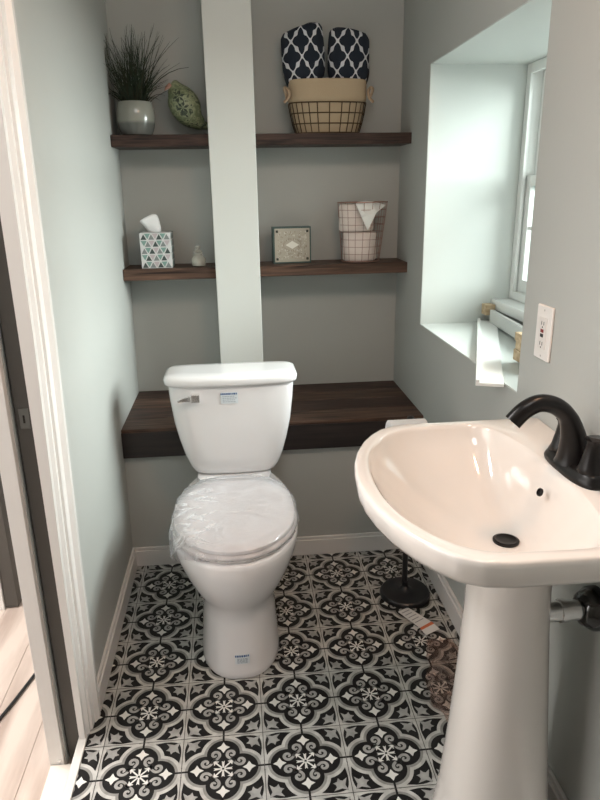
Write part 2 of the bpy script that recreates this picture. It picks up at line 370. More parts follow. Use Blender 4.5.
def tankring(z, hw, yf, yb, bow=0.012, n=64, p=7):
    out = []; ym = (yf + yb) / 2; ry = (yb - yf) / 2
    for k in range(n):
        a = 2 * PI * k / n; c, s = math.cos(a), math.sin(a)
        x = hw * math.copysign(abs(c) ** (2 / p), c); y = ry * math.copysign(abs(s) ** (2 / p), s)
        if y < 0: y -= bow * (1 - (x / hw) ** 2)
        out.append((CX + 0.004 + x, ym + y, z))
    return out
bm = bmesh.new()
loft(bm, [tankring(z, hw, yf, .938) for z, hw, yf in ((.429, .110, .83), (.431, .128, .81), (.44, .140, .803), (.46, .151, .798), (.50, .166, .793), (.56, .182, .789), (.62, .194, .785), (.70, .203, .783), (.75, .206, .782))])
autosmooth(link('tank', bm, porc, t), 0.9)
bm = bmesh.new()
loft(bm, [tankring(z, hw, yf, yb, 0.014) for z, hw, yf, yb in ((.7505, .203, .785, .935), (.752, .213, .774, .939), (.758, .217, .770, .941), (.772, .218, .769, .941), (.781, .214, .774, .939), (.786, .203, .784, .930), (.787, .15, .82, .91))])
autosmooth(link('tank_lid', bm, porc, t), 0.9)
bm = bmesh.new()   # lever: square knob plus tapering handle pointing left
box(bm, .127, .155, .752, .777, .703, .729)
loft(bm, [[(x, y - dy, z + dz * a) for (dy, a) in ((0.004, 1), (-.004, 1), (-.004, -1), (.004, -1))] for x, y, z, dz in ((.129, .760, .716, .011), (.114, .756, .715, .008), (.096, .754, .713, .006), (.084, .754, .711, .004))])
link('flush_lever', bm, chrome, t, bevel=0.002)['label'] = 'chrome flush lever'
stk = M('sticker_pale', (0.72, 0.78, 0.82), 0.4); blue = M('sticker_blue', (0.05, 0.13, 0.33), 0.4); greyi = M('sticker_grey_ink', (0.42, 0.48, 0.54), 0.4)
def sticker(parent, x, z, w, h, yfun, nrm=0):
    bm = bmesh.new()
    def quad(x0, x1, z0, z1, mi, off):
        n = 6
        vs = [[bm.verts.new((x0 + (x1 - x0) * i / n, yfun(x0 + (x1 - x0) * i / n, zz_) - off, zz_)) for zz_ in (z0, z1)] for i in range(n + 1)]
        for a, c in zip(vs, vs[1:]): f = bm.faces.new((a[0], c[0], c[1], a[1])); f.material_index = mi
    quad(x - w / 2, x + w / 2, z - h / 2, z + h / 2, 0, 0.0012)
    rr = random.Random(3)
    xx = x - w / 2
    while xx < x + w / 2 - 0.003:
        d_ = rr.uniform(0.003, 0.007); quad(xx, min(xx + d_, x + w / 2), z + h / 2 - 0.008, z + h / 2 - 0.002, 1, 0.0016); xx += d_ + 0.0015
    for r in range(4):
        zt = z + h / 2 - 0.012 - r * (h - 0.014) / 4; xx = x - w / 2 + 0.006
        while xx < x + w / 2 - 0.01:
            d_ = rr.uniform(0.003, 0.008); quad(xx, xx + d_, zt - 0.003, zt, 2, 0.0016); xx += d_ + 0.002
    return link('sticker', bm, [stk, blue, greyi], parent)
ty = lambda x, z: .783 - 0.012 * (1 - ((x - CX - .004) / .204) ** 2)
sticker(t, 0.250, 0.710, 0.056, 0.038, ty)['label'] = 'pale sticker with blue print on the tank'
def by(x, z):
    u = min(0.98, abs((x - CX) / 0.115)); return .50 - (.50 - (.3025 + .10 * z)) * (1 - u ** 2.3) ** (1 / 2.3)
sticker(t, 0.258, 0.066, 0.042, 0.030, by)['label'] = 'pale sticker with blue print low on the base'
# clear crinkled plastic round the lid and seat
film = bpy.data.materials.new('clear_crinkled_plastic'); film.use_nodes = True
nt = film.node_tree; nt.nodes.clear(); N = nt.nodes.new; L = nt.links.new
out = N('ShaderNodeOutputMaterial'); mx = N('ShaderNodeMixShader'); tr = N('ShaderNodeBsdfTransparent'); tr.inputs[0].default_value = (.99, .99, 1, 1)
gl = N('ShaderNodeBsdfPrincipled'); gl.inputs['Base Color'].default_value = (.97, .97, 1, 1); gl.inputs['Roughness'].default_value = .10
tc = N('ShaderNodeTexCoord'); no = N('ShaderNodeTexNoise'); no.inputs['Scale'].default_value = 8; no.inputs['Detail'].default_value = 4; no.inputs['Distortion'].default_value = 1.2
mp = N('ShaderNodeMapping'); mp.inputs['Rotation'].default_value = (0, 0, 0.7); mp.inputs['Scale'].default_value = (1, 1.7, 1)
bp = N('ShaderNodeBump'); bp.inputs['Strength'].default_value = 1; bp.inputs['Distance'].default_value = .008
lw = N('ShaderNodeLayerWeight'); lw.inputs['Blend'].default_value = .22; ad = N('ShaderNodeMath'); ad.operation = 'MULTIPLY_ADD'; ad.inputs[1].default_value = .75; ad.inputs[2].default_value = .02; ad.use_clamp = True
fmr = N('ShaderNodeValToRGB'); mxs = N('ShaderNodeSeparateXYZ'); mmr = N('ShaderNodeMapRange'); mmr.inputs['From Min'].default_value = .25; mmr.inputs['From Max'].default_value = .09; mmul = N('ShaderNodeMath'); mmul.operation = 'MULTIPLY'; L(tc.outputs['Object'], mxs.inputs[0]); L(mxs.outputs['X'], mmr.inputs['Value']); ce = fmr.color_ramp; ce.elements[0].position = .44; ce.elements[0].color = (0, 0, 0, 1); ce.elements[1].position = .56; ce.elements[1].color = (0, 0, 0, 1); q_ = ce.elements.new(.5); q_.color = (.75, .75, .75, 1); mxx = N('ShaderNodeMath'); mxx.operation = 'MAXIMUM'  # white streaks stand in for crease highlights, stronger towards the left
L(tc.outputs['Object'], mp.inputs[0]); L(mp.outputs[0], no.inputs['Vector']); L(no.outputs['Fac'], bp.inputs['Height']); L(bp.outputs[0], gl.inputs['Normal']); L(bp.outputs[0], lw.inputs['Normal'])
L(lw.outputs['Fresnel'], ad.inputs[0]); L(no.outputs['Fac'], fmr.inputs[0]); L(fmr.outputs[0], mmul.inputs[0]); L(mmr.outputs[0], mmul.inputs[1]); L(mmul.outputs[0], mxx.inputs[0]); L(ad.outputs[0], mxx.inputs[1]); L(mxx.outputs[0], mx.inputs[0]); L(tr.outputs[0], mx.inputs[1]); L(gl.outputs[0], mx.inputs[2]); L(mx.outputs[0], out.inputs[0])
bm = bmesh.new(); rr = random.Random(5)
fr_ = []
for z, yf, yb, hw, wob in ((.408, .285, .72, .189, .002), (.415, .262, .752, .1905, .002), (.430, .270, .758, .188, .002), (.4445, .280, .752, .180, .0016), (.4475, .32, .72, .152, .0006), (.449, .40, .64, .09, .0004)):
    ring = []
    for k, p in enumerate(egg(z, yf, yb, hw, ym=.51, n=112, pb=2.6)):
        left = max(0, (CX - p[0]) / .19)
        w = wob * (math.sin(k * 0.9 + z * 40) + math.sin(k * 2.3 + z * 90) * .7)
        drop = -0.09 * left ** 3 * (0.440 - z) / 0.03 if z < .435 else 0
        dx = p[0] - CX; dy = p[1] - .51; q = 1 + w / .19 + (0.04 * left * (0.5 + 0.5 * math.sin(k * 1.1)) if z < .44 else 0)
        ring.append((CX + dx * q, .51 + dy * q, z + drop + (wob > .002) * 0.002 * math.sin(k * 1.7)))
    fr_.append(ring)
loft(bm, fr_, False, True)
link('plastic_wrap', bm, film, t, smooth=True)['label'] = 'clear crinkled plastic film over the lid'

# ------------------------------------------------------------------ pedestal sink
SY = -0.215
s = thing('pedestal_sink', 'white bow-fronted pedestal sink against the right wall', 'sink', (.80, SY, 0))
half = [(.952, .288), (.80, .288), (.66, .287), (.615, .280), (.585, .262), (.56, .234), (.535, .195), (.513, .145), (.499, .095), (.491, .045), (.488, 0)]
outer = [Vector((x, SY + y)) for x, y in half] + [Vector((x, SY - y)) for x, y in half[-2::-1]]
ih = [(.800, .262), (.66, .258), (.625, .250), (.598, .232), (.572, .205), (.549, .165), (.530, .118), (.519, .06), (.516, 0)]
ar = [(.828, .225), (.848, .15), (.858, .08), (.860, .0)]
inner = [Vector((x, SY + y)) for x, y in ar[::-1]] + [Vector((x, SY + y)) for x, y in ih] + [Vector((x, SY - y)) for x, y in ih[-2::-1]] + [Vector((x, SY - y)) for x, y in ar[:-1]]
def radial(poly, c, n, closed=True):
    out = []
    for k in range(n):
        a = 2 * PI * k / n; d = Vector((math.cos(a), math.sin(a))); best = 0
        for i in range(len(poly)):
            p, q = poly[i], poly[(i + 1) % len(poly)]
            e_ = q - p; den = d.x * e_.y - d.y * e_.x
            if abs(den) < 1e-9: continue
            w = p - c; tt = (w.x * e_.y - w.y * e_.x) / den; u = (w.x * d.y - w.y * d.x) / den
            if -1e-6 <= u <= 1 + 1e-6 and tt > 0: best = max(best, tt)
        out.append(best)
    return out
NS = 192; C0 = Vector((.735, SY))
ro = radial(outer, C0, NS); ri = radial(inner, C0, NS)
def smooth_r(r, it=2):
    for _ in range(it): r = [(r[i - 1] + 2 * r[i] + r[(i + 1) % len(r)]) / 4 for i in range(len(r))]
    return r
ri = smooth_r(ri, 8)
DR = Vector((.772, SY))
def ring_r(rr_, sc, z, off=0.0, cen=C0, mixc=None, m=0):
    out = []
    for k in range(NS):
        a = 2 * PI * k / NS; r = rr_[k] * sc + off
        x, y = cen.x + r * math.cos(a), cen.y + r * math.sin(a)
        out.append((min(x, .951), y, z))
    return out
def mixr(A, B, u): return [tuple(a[i] * (1 - u) + b[i] * u for i in range(3)) for a, b in zip(A, B)]
ZR = .852
drain = [(DR.x + .021 * math.cos(2 * PI * k / NS), DR.y + .021 * math.sin(2 * PI * k / NS), .712) for k in range(NS)]
neck = [(.80 + .10 * math.cos(2 * PI * k / NS), SY + .10 * math.sin(2 * PI * k / NS), .70) for k in range(NS)]
rings = [neck]
ob = ring_r(ro, 1, .800, -.020)
for u, dz in ((.3, .012), (.6, .006), (.85, .0)):
    q = mixr(neck, ob, u); rings.append([(x, y, z - dz) for x, y, z in q])
rings += [ob, ring_r(ro, 1, .806, -.008), ring_r(ro, 1, .815, -.003), ring_r(ro, 1, .840, 0), ring_r(ro, 1, ZR - .004, -.0008), ring_r(ro, 1, ZR - .0012, -.0028), ring_r(ro, 1, ZR, -.0065)]
outr = ring_r(ro, 1, ZR, -.009)
itop = ring_r(ri, 1, ZR - .0005, .0015)
rings += [mixr(outr, itop, .5), itop, ring_r(ri, 1, ZR - .002, -.001), ring_r(ri, 1, ZR - .008, -.005)]
ib = ring_r(ri, 1, ZR - .02, -.010)
for u in (0, .08, .18, .3, .45, .6, .75, .88, 1):
    q = mixr(ib, drain, u)
    depth = (1 - (1 - u) ** 2.1)
    rings.append([(x, y, ZR - .02 + (.712 - ZR + .02) * depth) for x, y, z in q])
bm = bmesh.new(); loft(bm, rings, True, True)
autosmooth(link('basin', bm, sinkp, s), 1.0)
bm = bmesh.new(); lathe(bm, [(.014, .7125), (.024, .7128), (.0245, .716), (.020, .7175), (.017, .7155), (.006, .7150)], (DR.x, DR.y, 0), 32)
autosmooth(link('drain', bm, bronze, s), .8)['label'] = 'dark bronze drain stopper'
bm = bmesh.new(); lathe(bm, [(.0085, 0), (.0085, .003), (.0062, .0035), (.0055, .001)], n=24)
Mo = Matrix.Translation((.829, SY-.002, .811)) @ Matrix.Rotation(-PI / 2 + .45, 4, 'Y')
for v in bm.verts: v.co = Mo @ Vector((v.co.x * .9, v.co.y, v.co.z))
link('overflow_hole', bm, bronze, s)
# column
bm = bmesh.new()
pr_ = [(0, .125), (.012, .128), (.03, .122), (.12, .112), (.25, .102), (.40, .093), (.55, .087), (.64, .086), (.67, .089), (.695, .094)]
loft(bm, [[(.795 + (r if math.cos(a) < 0 else (.058 + (.9 * .128 - .058) * max(0, 1 - z / .62))) * math.copysign(abs(math.cos(a)) ** .85, math.cos(a)), SY + r * 1.0 * math.copysign(abs(math.sin(a)) ** .85, math.sin(a)), z) for a in [2 * PI * k / 64 for k in range(64)]] for z, r in pr_])
autosmooth(link('pedestal', bm, sinkp, s), .9)

# faucet
f = thing('faucet', 'dark bronze arched two-handle faucet on the sink deck', 'faucet', (.895, SY, ZR))
def rr_ring(cx, cy, hx, hy, z, n=48, p=3.2): return [(cx + hx * math.copysign(abs(math.cos(a)) ** (2 / p), math.cos(a)), cy + hy * math.copysign(abs(math.sin(a)) ** (2 / p), math.sin(a)), z) for a in [2 * PI * k / n for k in range(n)]]
FX = .890; FY = SY
bm = bmesh.new(); loft(bm, [rr_ring(FX, FY, a, b_, ZR + z, p=2.6) for a, b_, z in ((.033, .088, .0), (.034, .089, .004), (.031, .086, .010), (.028, .083, .014), (.027, .082, .018), (.022, .076, .022))])
autosmooth(link('base_plate', bm, bronze, f), .8)
bm = bmesh.new()
path = smoothpath([(FX - .004, FY, ZR + .018), (FX - .006, FY, ZR + .045), (FX - .012, FY, ZR + .075), (FX - .025, FY, ZR + .105), (FX - .050, FY, ZR + .126), (FX - .080, FY, ZR + .132), (FX - .106, FY, ZR + .120), (FX - .126, FY, ZR + .099)], 5)
n = len(path); tube(bm, path, [.034 - .018 * min(1, i / (n * .42)) ** .8 - .0 * i for i in range(n)], 20)
autosmooth(link('spout', bm, bronze, f), .8)
for sy in (-1, 1):
    bm = bmesh.new(); lathe(bm, [(.022, .018), (.0235, .022), (.020, .030), (.015, .052), (.012, .070), (.013, .076), (.016, .080), (.010, .084)], (FX, FY + sy * .052, ZR), 28)
    loft(bm, [[(FX + (w * q), FY + sy * yy, ZR + z + h * r) for q, r in ((-1, -1), (1, -1), (1, 1), (-1, 1))] for yy, z, w, h in ((.044, .080, .011, .004), (.062, .083, .011, .004), (.085, .090, .009, .003), (.104, .098, .008, .002))])
    autosmooth(link('handle', bm, bronze, f), .8)

# drain pipe under the sink
d = thing('drain_pipe', 'chrome drain pipe running from the pedestal into the right wall', 'pipe', (.92, -.24, .575))
bm = bmesh.new(); tube(bm, [(.845, -.25, .575), (.93, -.25, .575)], .0195, 24); tube(bm, [(.874, -.25, .575), (.886, -.25, .575)], .0225, 24)
autosmooth(link('pipe', bm, chrome, d), .7)
bm = bmesh.new(); tube(bm, [(.912, -.25, .575), (.916, -.25, .575), (.935, -.25, .575), (.9515, -.25, .575)], [.022, .030, .042, .043], 32)
autosmooth(link('wall_flange', bm, M('dark_chrome', (.10, .10, .10), .12, 1), d), .7)

# outlet
d = thing('wall_outlet', 'white outlet plate with red and black buttons on the right wall', 'outlet', (.951, .08, 1.045))
bm = bmesh.new(); box(bm, .9455, .952, .038, .108, .986, 1.104); link('cover_plate', bm, M('outlet_white', (.82, .79, .76), .35), d, bevel=.003)
bm = bmesh.new(); box(bm, .944, .9455, .056, .090, 1.010, 1.078); link('receptacle', bm, M('outlet_insert', (.78, .74, .71), .35), d, bevel=.0005)
bm = bmesh.new(); box(bm, .9428, .944, .067, .079, 1.046, 1.053); link('reset_button', bm, M('red_button', (.25, .02, .02), .4), d)['label'] = 'dark red button'
bm = bmesh.new(); box(bm, .9428, .944, .067, .079, 1.036, 1.043); link('test_button', bm, blackm, d)['label'] = 'black button'
bm = bmesh.new()
for z in (1.066, 1.022):
    bm = bmesh.new()
    for y in (.068, .078): box(bm, .9434, .944, y - .0008, y + .0008, z - .004, z + .004)
    box(bm, .9434, .944, .0715, .0745, z - .010, z - .007)
    link('socket', bm, blackm, d)
for z in (.994, 1.094):
    bm = bmesh.new(); box(bm, .945, .9456, .071, .075, z - .002, z + .002)
    link('screw', bm, M('screw', (.5, .48, .46), .4), d)

# ------------------------------------------------------------------ loose pieces in the window niche
wv = M('white_board_paint', (.88, .90, .88), .4)
def plan_board(name, A, B, w, z0, z1, mat, label, cat, lip=False):
    A, B = Vector(A), Vector(B); dr = (B - A).normalized(); nn = Vector((-dr.y, dr.x))
    bm = bmesh.new()
    def pr(o0, o1, za, zb):
        c = [A + nn * o0, B + nn * o0, B + nn * o1, A + nn * o1]
        loft(bm, [[(p.x, p.y, z) for p in c] for z in (za, zb)])
    pr(0, w, z0, z1)
    if lip: pr(0, .010, z1, z1 + .008)
    return tag(link(name, bm, mat, bevel=.0015), label, cat)
plan_board('trim_board', (1.165, 1.035), (.872, .252), .068, .8755, .884, wv, 'white trim board lying across the window sill and sticking out over its edge', 'board', True)
plan_board('apron_board', (1.190, .985), (1.150, .40), .014, .8845, .930, M('dull_white', (.62, .64, .62), .5), 'dull white board standing on edge under the window', 'board')
raww = noisy(M('raw_pine', (.5, .36, .2), .7), 12, (.40, .29, .17), (.60, .47, .30), (1, 6, 6), 6)
for i, (x0, x1, y0, y1, z0, z1, lb) in enumerate(((1.056, 1.10, .33, .46, .8845, .915, 'raw pine block lowest of the stack on the window sill'), (1.060, 1.10, .34, .46, .9151, .942, 'raw pine block in the middle of the sill stack'), (1.052, 1.10, .335, .45, .9421, .965, 'raw pine block on top of the sill stack'))):
    bm = bmesh.new(); box(bm, x0, x1, y0, y1, z0, z1); tag(link('wood_block', bm, raww, bevel=.001), lb, 'block', 'pine blocks on the window sill')
bm = bmesh.new(); box(bm, 1.178, 1.212, .992, 1.036, .908, .945); tag(link('wood_shim', bm, raww, bevel=.001), 'small raw wood shim in the far corner under the window', 'block')

# ------------------------------------------------------------------ paper stand
d = thing('toilet_paper_stand', 'black metal toilet paper stand with round base between toilet and sink', 'paper stand', (.825, .655, 0))
bm = bmesh.new(); lathe(bm, [(.086, .001), (.087, .006), (.085, .014), (.080, .018), (.030, .021), (.018, .026), (.010, .034), (.0095, .05)], (.825, .655, 0), 48); autosmooth(link('base', bm, blackm, d), .6)
bm = bmesh.new(); tube(bm, [(.825, .665, .02), (.825, .665, .648)], .0095, 16); autosmooth(link('pole', bm, blackm, d), .6)
bm = bmesh.new(); tube(bm, smoothpath([(.825, .665, .61), (.78, .645, .61), (.735, .625, .612), (.724, .615, .612)]), .006, 10); tube(bm, [(.735, .607, .612), (.868, .607, .612)], .006, 10); lathe(bm, [(.004, .642), (.011, .646), (.011, .652), (.004, .655)], (.825, .665, 0), 20)
autosmooth(link('arm', bm, blackm, d), .6)
bm = bmesh.new()
rg = lambda x, r: [(x, .607 + r * math.cos(2 * PI * k / 40), .612 + r * math.sin(2 * PI * k / 40)) for k in range(40)]
loft(bm, [rg(.742, .020), rg(.740, .048), rg(.742, .051), rg(.857, .051), rg(.859, .048), rg(.857, .020), rg(.742, .020)], False, False)
tag(autosmooth(link('toilet_paper_roll', bm, M('paper_white', (.88, .87, .88), .9)), .9), 'white toilet paper roll on the black stand behind the sink', 'toilet paper')

# clear bag with a white and orange tag behind the pedestal
bag = bpy.data.materials.new('brown_clear_plastic'); bag.use_nodes = True
nt = bag.node_tree; nt.nodes.clear(); N = nt.nodes.new; L = nt.links.new
out = N('ShaderNodeOutputMaterial'); mx = N('ShaderNodeMixShader'); tr = N('ShaderNodeBsdfTransparent'); tr.inputs[0].default_value = (.95, .90, .87, 1)
gl = N('ShaderNodeBsdfPrincipled'); gl.inputs['Base Color'].default_value = (.42, .30, .26, 1); gl.inputs['Roughness'].default_value = .2
tc = N('ShaderNodeTexCoord'); no = N('ShaderNodeTexNoise'); no.inputs['Scale'].default_value = 30; no.inputs['Detail'].default_value = 5; no.inputs['Distortion'].default_value = 2
bp = N('ShaderNodeBump'); bp.inputs['Strength'].default_value = 1; bp.inputs['Distance'].default_value = .01
rp = N('ShaderNodeValToRGB'); rp.color_ramp.elements[0].position = .47; rp.color_ramp.elements[0].color = (.05, .05, .05, 1); rp.color_ramp.elements[1].position = .64; rp.color_ramp.elements[1].color = (.34, .34, .34, 1)
L(tc.outputs['Object'], no.inputs['Vector']); L(no.outputs['Fac'], bp.inputs['Height']); L(bp.outputs[0], gl.inputs['Normal']); L(no.outputs['Fac'], rp.inputs[0])
L(rp.outputs[0], mx.inputs[0]); L(tr.outputs[0], mx.inputs[1]); L(gl.outputs[0], mx.inputs[2]); L(mx.outputs[0], out.inputs[0])
d = thing('plastic_bag', 'crumpled clear brownish plastic bag on the floor behind the pedestal', 'bag', (.86, .25, 0))
bm = bmesh.new(); rings = []
for i in range(22):
    u = i / 21; cx = .862 - .055 * u + .010 * math.sin(u * 9); cy = .40 - .44 * u; hw = .022 + .034 * math.sin(PI * min(1, u * 1.15 + .05)) ** .7 if u < .9 else .03
    hh = .006 + .045 * math.sin(PI * u) ** .8
    rings.append([(cx + hw * math.cos(a) * (1 + .18 * math.sin(5 * a + i * 1.3)), cy + .008 * math.sin(7 * a + i), max(.0016, .002 + hh * (1 + math.sin(a)) * (.8 + .3 * math.sin(3 * a + i * 2.1)) * .5)) for a in [2 * PI * k / 28 for k in range(28)]])
loft(bm, rings); link('bag_film', bm, bag, d, smooth=False)
bm = bmesh.new()
for q in ([(.776, .553), (.814, .572), (.866, .476), (.822, .452)],):
    top = [bm.verts.new((x, y, z)) for (x, y), z in zip(q, (.006, .006, .016, .014))]; bot = [bm.verts.new(v.co - Vector((0, 0, .0012))) for v in top]
    bm.faces.new(top); bm.faces.new(bot[::-1])
    for k in range(4): bm.faces.new((top[k], bot[k], bot[(k + 1) % 4], top[(k + 1) % 4]))
q = [(.822, .452, .0142), (.866, .476, .0162), (.872, .465, .0155), (.824, .441, .0135)]
vs = [bm.verts.new((x, y + dy, z)) for (x, y, z), dy in zip([(.824, .441, .0135), (.872, .465, .0155), (.884, .442, .012), (.832, .418, .010)], (0,) * 4)]; bm.faces.new(vs)
vs = [bm.verts.new(p) for p in q]; ff = bm.faces.new(vs); ff.material_index = 1
for r in range(5):
    u0 = .12 + r * .15
    P = lambda a, b_: Vector((.776, .553, .0066)).lerp(Vector((.822, .452, .0146)), a).lerp(Vector((.814, .572, .0066)).lerp(Vector((.866, .476, .0166)), a), b_)
    vs = [bm.verts.new(P(a, b_)) for a, b_ in ((u0, .12), (u0, .85 - .1 * (r % 2)), (u0 + .035, .85 - .1 * (r % 2)), (u0 + .035, .12))]; ff = bm.faces.new(vs); ff.material_index = 2
link('paper_tag', bm, [M('tag_white', (.72, .70, .68), .6), M('tag_orange', (.62, .17, .07), .6), M('tag_ink', (.30, .29, .30), .6)], d, recalc=False)['label'] = 'white tag with an orange end'

# ------------------------------------------------------------------ shelf items
Z1, Z2 = 1.5435, 1.0775
# potted grass
d = thing('potted_grass', 'dark green artificial grass in a grey glazed pot on the upper shelf', 'potted plant', (-.042, 1.325, Z1))
potg = M('pot_glaze', (.30, .31, .28), .18, spec=.7)
nt = potg.node_tree; b_ = nt.nodes['Principled BSDF']; tc = nt.nodes.new('ShaderNodeTexCoord'); sp = nt.nodes.new('ShaderNodeSeparateXYZ'); rp = nt.nodes.new('ShaderNodeValToRGB')
ml = nt.nodes.new('ShaderNodeMapRange'); ml.inputs['From Min'].default_value = Z1; ml.inputs['From Max'].default_value = Z1 + .12
rp.color_ramp.interpolation = 'EASE'; rp.color_ramp.elements[0].color = (.12, .12, .11, 1); rp.color_ramp.elements[0].position = .30; rp.color_ramp.elements[1].color = (.26, .26, .225, 1); rp.color_ramp.elements[1].position = .42
nt.links.new(tc.outputs['Object'], sp.inputs[0]); nt.links.new(sp.outputs['Z'], ml.inputs['Value']); nt.links.new(ml.outputs[0], rp.inputs[0]); nt.links.new(rp.outputs[0], b_.inputs['Base Color'])
bm = bmesh.new(); lathe(bm, [(.045, 0), (.054, .003), (.064, .03), (.068, .055), (.067, .08), (.061, .110), (.059, .112), (.057, .110), (.060, .09), (.02, .088)], (-.042, 1.325, Z1), 48)
autosmooth(link('pot', bm, potg, d), .8)
bm = bmesh.new(); lathe(bm, [(.0, .085), (.058, .086), (.050, .094), (.02, .098), (.0, .099)], (-.042, 1.325, Z1), 24, caps=False)
bmesh.ops.remove_doubles(bm, verts=bm.verts, dist=1e-5); link('soil', bm, M('moss', (.02, .025, .015), .9), d)
lg = [M('grass_dark', (.022, .036, .020), .6), M('grass_mid', (.040, .062, .030), .6), M('grass_brown', (.045, .040, .022), .7)]
rr = random.Random(11)
bm = bmesh.new()
def blade(bm, base, tip, bend, w, mi):
    base, tip = Vector(base), Vector(tip); mid = (base + tip) / 2 + Vector(bend); pts = [base.lerp(mid, u).lerp(mid.lerp(tip, u), u) for u in [i / 6 for i in range(7)]]
    pts = [Vector((max(p.x, -.124), min(p.y, 1.415), p.z)) for p in pts]
    tube(bm, pts, [w * (1 - .8 * i / 6) for i in range(7)], 3, mi)
for k in range(230):
    a = rr.uniform(0, 2 * PI); r0 = rr.uniform(0, .042); sp_ = rr.gauss(0, 1) * .055; 
    bx, by_ = -.042 + r0 * math.cos(a), 1.325 + r0 * math.sin(a)
    h = rr.uniform(.10, .275) - abs(sp_) * .30
    tx = bx + sp_ + .9 * (bx + .042); ty_ = by_ + rr.gauss(0, .03)
    blade(bm, (bx, by_, Z1 + .092), (tx, ty_, Z1 + .095 + h), (-.25 * sp_, 0, .02), rr.uniform(.0013, .0022), rr.choice((0, 0, 0, 1, 2)))
for k in range(70):   # low drooping blades
    a = rr.uniform(0, 2 * PI); r1 = rr.uniform(.06, .12)
    blade(bm, (-.042 + .03 * math.cos(a), 1.325 + .03 * math.sin(a), Z1 + .092), (-.042 + r1 * math.cos(a), 1.325 + r1 * .6 * math.sin(a), Z1 + rr.uniform(.12, .20)), (0, 0, .045), .0018, rr.choice((0, 1, 2)))
blade(bm, (-.02, 1.30, Z1 + .092), (.160, 1.28, Z1 + .218), (-.02, 0, .060), .0030, 0)
g_ = link('leaves', bm, lg, d); g_['kind'] = 'stuff'

# fabric bird
d = thing('bird_figurine', 'green patterned bird figure leaning on the upper shelf beside the potted grass', 'figurine', (.16, 1.33, Z1))
birdm = M('bird_pattern', (.3, .33, .2), .4)
nt = birdm.node_tree; b_ = nt.nodes['Principled BSDF']; tc = nt.nodes.new('ShaderNodeTexCoord'); vo = nt.nodes.new('ShaderNodeTexVoronoi'); vo.inputs['Scale'].default_value = 26; rp = nt.nodes.new('ShaderNodeValToRGB')
no = nt.nodes.new('ShaderNodeTexNoise'); no.inputs['Scale'].default_value = 18; mxn = nt.nodes.new('ShaderNodeMix'); mxn.data_type = 'VECTOR'; mxn.inputs[0].default_value = .25
nt.links.new(tc.outputs['Object'], no.inputs['Vector']); nt.links.new(tc.outputs['Object'], mxn.inputs[4]); nt.links.new(no.outputs['Color'], mxn.inputs[5]); nt.links.new(mxn.outputs[1], vo.inputs['Vector'])
cr = rp.color_ramp; cr.elements[0].position = .25; cr.elements[0].color = (.055, .075, .045, 1); cr.elements[1].position = .45; cr.elements[1].color = (.30, .33, .20, 1)
e2 = cr.elements.new(.7); e2.color = (.14, .17, .09, 1)
nt.links.new(vo.outputs['Distance'], rp.inputs[0]); nt.links.new(rp.outputs[0], b_.inputs['Base Color'])
bm = bmesh.new()
pth = smoothpath([(.088, 1.325, Z1 + .168), (.098, 1.325, Z1 + .160), (.112, 1.325, Z1 + .140), (.132, 1.325, Z1 + .105), (.155, 1.325, Z1 + .068), (.180, 1.33, Z1 + .045), (.200, 1.34, Z1 + .036), (.222, 1.35, Z1 + .032)], 4)
rad = [.010, .020, .024, .027, .028, .030, .033, .038, .043, .048, .052, .054, .055, .055, .053, .050, .046, .041, .036, .030, .026, .022, .019, .017, .015, .013, .012, .011, .009]
rad = (rad + [.009] * 40)[:len(pth)]
rad = [min(r, (p.z - Z1) * .93) for r, p in zip(rad, pth)]
pth = [Vector((p.x, 1.342 if p.x > .185 else p.y, p.z)) for p in pth]
bm2 = bm; tube(bm, pth, rad, 20); bmesh.ops.transform(bm, matrix=Matrix.Translation((0, 0, 0)), verts=bm.verts)
for v in bm.verts:
    if v.co.x > .2135: v.co.y = max(v.co.y - .0, 1.26)
    v.co.x = min(v.co.x, .2135)
body = link('body', bm, birdm, d, smooth=True)
bm = bmesh.new(); tube(bm, [(.090, 1.305, Z1 + .166), (.076, 1.300, Z1 + .156), (.068, 1.298, Z1 + .146)], [.009, .006, .001], 10); link('beak', bm, M('beak_pink', (.38, .20, .15), .5), d, smooth=True)['label'] = 'pinkish beak'
bm = bmesh.new()
for (cx, cz) in ((.130, Z1 + .088), (.150, Z1 + .055), (.118, Z1 + .125)):   # dark painted leaf sprigs on the breast
    for k in range(6):
        a = k * PI / 3 + .3; r = .024; vs = []
        for (uu, ww) in ((.1, 0), (.5, .18), (1, 0), (.5, -.18)):
            x = cx + r * (uu * math.cos(a) - ww * math.sin(a)); z = cz + r * (uu * math.sin(a) + ww * math.cos(a))
            # ride on the body surface
            best = min(range(len(pth)), key=lambda i: (pth[i].x - x) ** 2 + (pth[i].z - z) ** 2)
            dd = math.hypot(pth[best].x - x, pth[best].z - z); y = pth[best].y - math.sqrt(max(.00002, rad[best] ** 2 - dd * dd)) - .0015
            vs.append(bm.verts.new((x, y, z)))
        bm.faces.new(vs)
link('painted_leaves', bm, M('bird_dark', (.035, .045, .03), .5), d)

